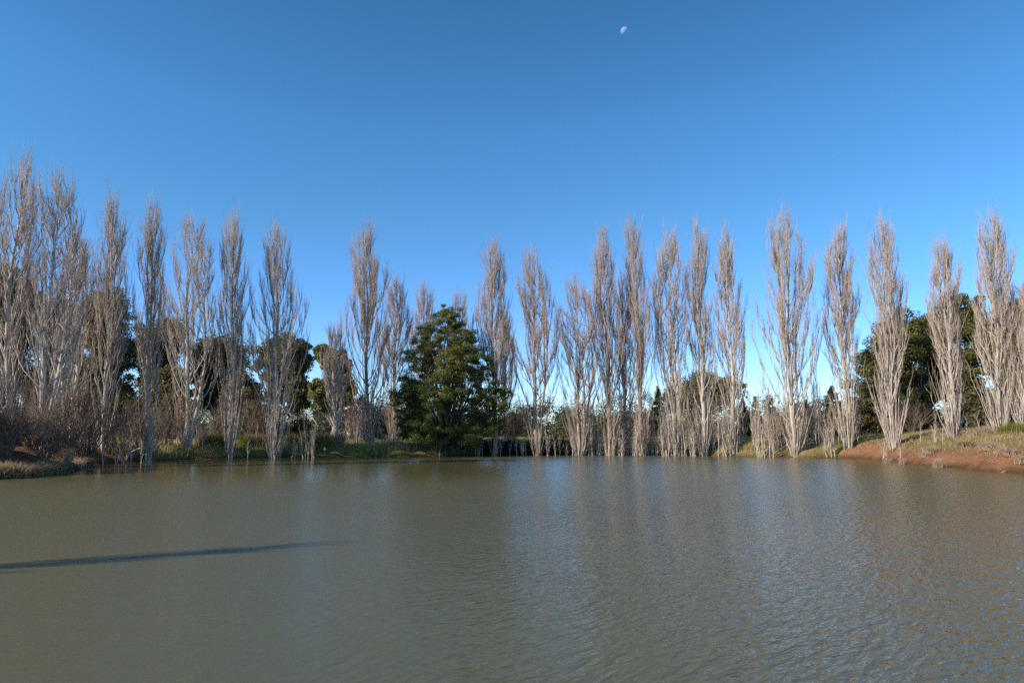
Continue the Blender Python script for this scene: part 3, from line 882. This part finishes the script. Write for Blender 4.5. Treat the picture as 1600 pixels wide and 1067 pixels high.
# ------------------------------------------------------------------ bare shrubs on the left bank
def bare_shrub(label, px, Y, h, spread, seed, dens=1.0):
    rng = np.random.default_rng(seed)
    b = gbase(px, Y)
    n = int(28 * dens)
    a = rng.uniform(0, 6.28, n)
    s = np.linspace(0, 1, 7)[None, :, None]
    d = np.stack([np.cos(a), np.sin(a), 0 * a], -1)
    hh = h * rng.uniform(.45, 1.0, n)
    sp_ = spread * rng.uniform(.2, 1.0, n)
    P = d[:, None] * .12 + d[:, None] * sp_[:, None, None] * s ** .9 + UP * hh[:, None, None] * (s * 1.25 - .25 * s ** 2) + rng.normal(size=(n, 7, 3)) * .07 * s
    P[:, 0, 2] -= .25
    R = rng.uniform(.014, .035, n)[:, None] * (1 - s[..., 0]) + .006
    root = link('bare_shrub', None, loc=b)
    tag(root, label, 'shrub', 'bare shrubs on the left bank')
    st = Acc(); st.tubes(P, R, 4, rng)
    link('stem', st.mesh('stem', M_SHRUB), root)
    S, SR = branch_off(P, R, int(240 * dens), rng, .2, 1, .4, 1.2, .7, .15, 4, .012, .004)
    T, TR = branch_off(S, SR, int(560 * dens), rng, .1, 1, .2, .6, .7, .15, 3, .008, .003)
    tw = Acc(); tw.tubes(S, SR, 3, rng); tw.tubes(T, TR, 3, rng)
    link('crown', tw.mesh('crown', M_SHRUB), root)
for i, a in enumerate([
    ('dark bare shrub at the left edge overhanging the water', 8, 31.5, 2.4, 1.6),
    ('dark bare shrub below the twin topped poplar', 50, 34, 2.4, 1.6),
    ('low dark bare shrub leaning over the water left of the straw tussocks', 70, 33.4, 1.5, 1.1),
    ('low bare shrub just behind the straw tussocks on the left bank tip', 108, 37.5, 2.2, 1.5),
    ('bare shrub between the left edge poplars', 30, 37, 4.2, 1.8),
    ('bare shrub behind the twin topped poplar', 85, 40, 4.0, 1.8),
    ('dense reddish bare shrub left of the poplar with the gap', 140, 41, 4.2, 2.0),
    ('reddish bare shrub with a bleached fallen limb before it', 195, 44, 4.4, 2.3),
    ('spreading reddish bare shrub below the narrow sharp tipped poplar', 225, 46, 3.6, 2.2),
    ('brown bare shrub left of the broad many stemmed poplar', 262, 49, 3.6, 1.8),
    ('brown bare shrub between the broad poplar and its right neighbour', 325, 53, 3.4, 1.8),
    ('brown bare shrub left of the wide full crowned poplar', 395, 56, 3.4, 1.8),
    ('brown bare thicket shrub behind the full spindle shaped poplar', 555, 62, 4.2, 2.2),
    ('brown bare shrub left behind the green tree', 625, 64, 4.6, 2.4),
    ('pale brown bare shrub behind the dark trunked poplar', 800, 66, 4.2, 2.2),
    ('purplish bare shrub under the gums by the fan poplar', 1428, 55, 2.2, 1.3),
]):
    bare_shrub(*a, seed=700 + i)

# ------------------------------------------------------------------ grass
def blades(B, h, w, lean, rng):
    """B (n,3) roots; curved two-piece blades"""
    n = len(B)
    a = rng.uniform(0, 6.28, n)
    d = np.stack([np.cos(a), np.sin(a), 0 * a], -1)
    a2 = rng.uniform(0, 6.28, n)
    sdv = np.stack([np.cos(a2), np.sin(a2), 0 * a2], -1)
    h = np.asarray(h)[:, None]; w = np.asarray(w)[:, None]; lean = np.asarray(lean)[:, None]
    m = B + UP * h * .6 + d * h * lean * .35
    t = B + UP * h * (1 - .35 * lean) + d * h * lean
    V = np.stack([B - sdv * w, B + sdv * w, m + sdv * w * .7, m - sdv * w * .7, t], 1).reshape(-1, 3)
    i = np.arange(n)[:, None] * 5
    return V, i + np.array([0, 1, 2, 3]), i + np.array([3, 2, 4])

def grass_field(name, label, mask, n, hmin, hmax, m, seed, box, wide=.012):
    rng = np.random.default_rng(seed)
    x = rng.uniform(box[0], box[1], n); y = rng.uniform(box[2], box[3], n)
    sd = signed(x, y)
    p = mask(x, y, sd)
    k = rng.uniform(0, 1, n) < p
    x, y = x[k], y[k]
    B = np.stack([x, y, terrain(x, y) - .03], 1)
    cnt = len(x)
    V, Q, T = blades(B, rng.uniform(hmin, hmax, cnt), rng.uniform(.6, 1.4, cnt) * wide, rng.uniform(.1, .9, cnt), rng)
    return tag(link(name, mesh_np(name, V, [Q, T], m, smooth=False)), label, 'grass', kind='stuff')

grass_field('bank_grass', 'green and yellow grass along the top of the far bank',
            lambda x, y, sd: smooth(1.0, 2.2, sd) * (1 - .8 * smooth(5, 22, sd)) * np.clip(.55 + .6 * lump(x, y, 1.4), .05, 1) * (1 - smooth(26, 30, x)) * (1 - .96 * (1 - smooth(-19, -16, x)) * (1 - smooth(44, 49, y))),
            260000, .10, .34, M_GRASS_GREEN, 31, (-40, 34, 40, 90), .016)
grass_field('mound_grass', 'short green grass in patches over the red bank',
            lambda x, y, sd: smooth(1.6, 4.2, sd) * np.clip(.22 + .9 * lump(x, y, 1.3), 0, 1) * smooth(22, 24, x),
            150000, .06, .20, M_GRASS_GREEN, 32, (22, 48, 22, 62), .012)
grass_field('dry_grass', 'tan dry grass scattered over the red bank',
            lambda x, y, sd: smooth(.5, 2.6, sd) * np.clip(.38 + .8 * lump(y, x, .8), .06, 1) * smooth(22, 24, x),
            300000, .08, .34, M_GRASS_DRY, 33, (22, 46, 22, 60), .010)
grass_field('bank_sedge', 'tan dry grass and sedge fringing the water below the far bank',
            lambda x, y, sd: smooth(.2, .5, sd) * (1 - smooth(2.0, 3.6, sd)) * np.clip(.62 + .7 * lump(y, x, 1.0), .12, 1) * (1 - smooth(19.5, 22, x)) * (1 - (1 - smooth(-19, -16, x)) * (1 - smooth(43, 47, y))),
            480000, .18, .72, M_SEDGE, 34, (-34, 28, 30, 62), .014)

def tussock_mesh(m, seed, n=700, splay=.9):
    rng = np.random.default_rng(seed)
    r = np.abs(rng.normal(size=n)) * .16
    a = rng.uniform(0, 6.28, n)
    B = np.stack([np.cos(a) * r, np.sin(a) * r, 0 * a - .08], 1)
    V, Q, T = blades(B, rng.uniform(.45, 1.05, n), rng.uniform(.5, 1.2, n) * .011, rng.uniform(.1, splay, n), rng)
    return mesh_np('grass_tussock', V, [Q, T], m, smooth=False)
TUS = {'green': [tussock_mesh(M_GRASS_GREEN, 40 + i) for i in range(3)], 'dry': [tussock_mesh(M_GRASS_DRY, 50 + i) for i in range(3)],
       'pale': [tussock_mesh(M_GRASS_PINK, 60 + i, 500) for i in range(3)]}
TUSSOCKS = [
    # px, Y, height, width, kind, label
    (385, 53.2, 1.1, 1.3, 'green', 'yellow green tussock at the foot of the wide full crowned poplar'),
    (408, 53.6, 1.0, 1.2, 'dry', 'tan tussock just left of the wide full crowned poplar stem'),
    (455, 54.2, 1.0, 1.3, 'green', 'green tussock just right of the wide full crowned poplar stem'),
    (486, 54.5, 1.3, 1.5, 'dry', 'tall tan tussock in the open gap left of the white float'),
    (505, 54.6, 1.2, 1.5, 'green', 'yellow green tussock directly above the white float'),
    (528, 55.0, 1.3, 1.4, 'dry', 'tan tussock beside the short thin purplish poplar'),
    (322, 51.2, 1.1, 1.4, 'dry', 'tan tussock right of the broad many stemmed poplar'),
    (342, 51.4, 1.0, 1.2, 'green', 'green tussock left of the poplar touching the broad one'),
    (6, 28.4, .8, 1.5, 'dry', 'dull tussock at the water on the left bank, at the very edge of the photo'),
    (26, 29.0, .9, 1.5, 'dry', 'dull tussock at the water on the left bank, second from the photo edge'),
    (48, 29.9, .8, 1.5, 'dry', 'dull tussock at the water on the left bank, below the twin topped poplar'),
    (68, 30.8, .9, 1.5, 'dry', 'dull tussock overhanging the water right of the twin topped poplar'),
    (88, 32.4, .8, 1.5, 'dry', 'dull tussock overhanging the water just left of the pale straw tussocks'),
    (102, 34.5, .9, 1.3, 'pale', 'pale straw tussock at the tip of the dark left bank, nearest the left edge'),
    (118, 36.0, .9, 1.4, 'pale', 'pale straw tussock in the middle of the dark left bank tip'),
    (138, 38.5, .8, 1.3, 'dry', 'tan tussock at the right end of the dark left bank tip'),
    (1385, 43.0, .55, .7, 'pale', 'wispy straw tuft low on the red slope below the fan poplar'),
    (1408, 41.8, .6, .6, 'pale', 'thin straw tuft standing near the water on the red slope'),
    (1463, 37.6, .75, .8, 'pale', 'upright straw tuft standing in the water edge of the red bank'),
    (1444, 40.8, .45, .8, 'pale', 'low straw tuft midway up the red slope'),
    (1455, 42.0, .6, 1.3, 'pale', 'broad straw tuft on the grassy red slope below the slender poplar'),
    (1510, 39.5, .6, 1.3, 'dry', 'tan tuft on the grassy slope right of the upright water tuft'),
    (1545, 37.0, .6, 1.2, 'pale', 'straw tuft on the slope below the tall right edge poplar'),
    (1575, 34.0, .55, 1.2, 'pale', 'straw tuft by the water near the right edge'),
    (1596, 32.5, .5, 1.0, 'pale', 'straw tuft at the water edge where the photo ends on the right'),
    (1528, 44.5, .9, 1.4, 'pale', 'pinkish dry tussock on the crest left of the tall right edge poplar'),
    (1540, 44.0, 1.0, 1.3, 'pale', 'pinkish dry tussock on the crest touching the tall right edge poplar'),
    (1590, 41.0, 1.0, 1.4, 'green', 'green tussock on the crest at the right edge'),
    (1572, 41.5, .8, 1.2, 'green', 'green tussock on the crest just right of the tall poplar'),
]
rng = np.random.default_rng(6)
for (px, Y, h, w, kind, lab) in TUSSOCKS:
    b = gbase(px, Y)
    b[2] = max(b[2], -.05)
    o = link('grass_tussock', TUS[kind][int(rng.integers(0, 3))], loc=b)
    big = 1.35 if px < 600 and px > 300 else 1.0
    o.scale = (w * big, w * big, h * big)
    o.rotation_euler.z = rng.uniform(0, 6.28)
    tag(o, lab, 'grass tussock', 'grass tussocks on the banks')

# ------------------------------------------------------------------ small things
# bleached fallen limb on the left bank
rng = np.random.default_rng(8)
def dead_limb(label, pts, r, seed):
    rng = np.random.default_rng(seed)
    P = np.array([at(*p) for p in pts])
    b = P[0].copy()
    P = P - b
    a = Acc()
    K = 12
    t = np.linspace(0, len(P) - 1, K)
    k = np.minimum(t.astype(int), len(P) - 2)
    C = P[k] * (1 - (t - k))[:, None] + P[k + 1] * (t - k)[:, None] + rng.normal(size=(K, 3)) * .03
    R = np.linspace(r, .012, K)
    a.tubes(C[None], R[None], 6, rng)
    S, SR = branch_off(C[None], R[None], 9, rng, .3, 1, .3, .9, .8, .1, 5, .02, .006)
    a.tubes(S, SR, 4, rng)
    return tag(link('fallen_branch', a.mesh('fallen_branch', M_DEAD), loc=b), label, 'branch', 'bleached dead limbs')
dead_limb('bleached bare branch lying against the reddish shrub on the left bank', [(205, 706, 43.5), (222, 699, 43.2), (236, 698, 43), (250, 692, 43)], .05, 1)
dead_limb('pale crooked dead limb hanging from the loose olive gum', [(476, 640, 62), (487, 650, 61.5), (498, 668, 61), (484, 674, 60.8)], .06, 2)
dead_limb('bleached twig lying at the water edge of the red bank, right edge', [(1600, 727, 33.5), (1588, 731, 33.3), (1575, 736, 33), (1566, 738, 33)], .03, 3)

# white float by the water
me = bpy.data.meshes.new('fishing_float')
import bmesh
bm = bmesh.new()
prof = [(0, .0), (.07, .01), (.12, .06), (.13, .12), (.10, .19), (.05, .235), (.03, .25), (.03, .29), (0, .30)]
vs = [bm.verts.new((r, 0, z)) for r, z in prof]
es = [bm.edges.new((vs[i], vs[i + 1])) for i in range(len(vs) - 1)]
bmesh.ops.spin(bm, geom=vs + es, cent=(0, 0, 0), axis=(0, 0, 1), angle=2 * math.pi, steps=20)
bmesh.ops.remove_doubles(bm, verts=bm.verts, dist=.001)
bmesh.ops.recalc_face_normals(bm, faces=bm.faces)
bm.to_mesh(me); bm.free()
me.materials.append(plain('white_plastic', (.8, .8, .78), .4))
fl = at(507, 707.5, 54.0)
fl[2] = max(float(terrain(fl[0], fl[1])), 0.0) + .01
tag(link('float', me, loc=fl), 'small white float lying at the foot of the grassy far bank', 'float')

# slim trunk on the near left bank, its shadow lies over the water
rng = np.random.default_rng(12)
tx, ty = -21.0, 2.9
b = np.array([tx, ty, float(terrain(tx, ty))])
root = link('dead_tree', None, loc=b)
tag(root, 'slim broken dead trunk on the near left bank casting a long shadow over the water', 'tree')
s = np.linspace(0, 1, 14)
Hd = 9.8
P = np.stack([.15 * np.sin(s * 4), .1 * np.sin(s * 5 + 1), s * (Hd + .3) - .3], 1)
R = .12 * (1 - .4 * s)
a = Acc(); a.tubes(P[None], R[None], 10, rng)
link('trunk', a.mesh('trunk', M_DEAD), root)
S, SR = branch_off(P[None], R[None], 115, rng, .10, 1, .7, 1.5, .42, .5, 6, .05, .01)
T, TR = branch_off(S, SR, 330, rng, .2, 1, .2, .6, .5, .3, 4, .015, .004)
a = Acc(); a.tubes(S, SR, 5, rng); a.tubes(T, TR, 3, rng)
link('crown', a.mesh('crown', M_DEAD), root)

# the moon
md = 3000.0
mp_ = at(976, 49, md)
bm = bmesh.new()
bmesh.ops.create_uvsphere(bm, u_segments=48, v_segments=32, radius=15.5 * np.linalg.norm(mp_) / md)
bmesh.ops.delete(bm, geom=[f for f in bm.faces if f.normal.dot(SUN_DIR) < .10], context='FACES')   # the unlit side is lost in the daylight sky
me = bpy.data.meshes.new('moon'); bm.to_mesh(me); bm.free()
for p in me.polygons: p.use_smooth = True
me.materials.append(moon_mat())
tag(link('moon', me, loc=mp_), 'pale half moon high in the clear blue sky', 'moon')
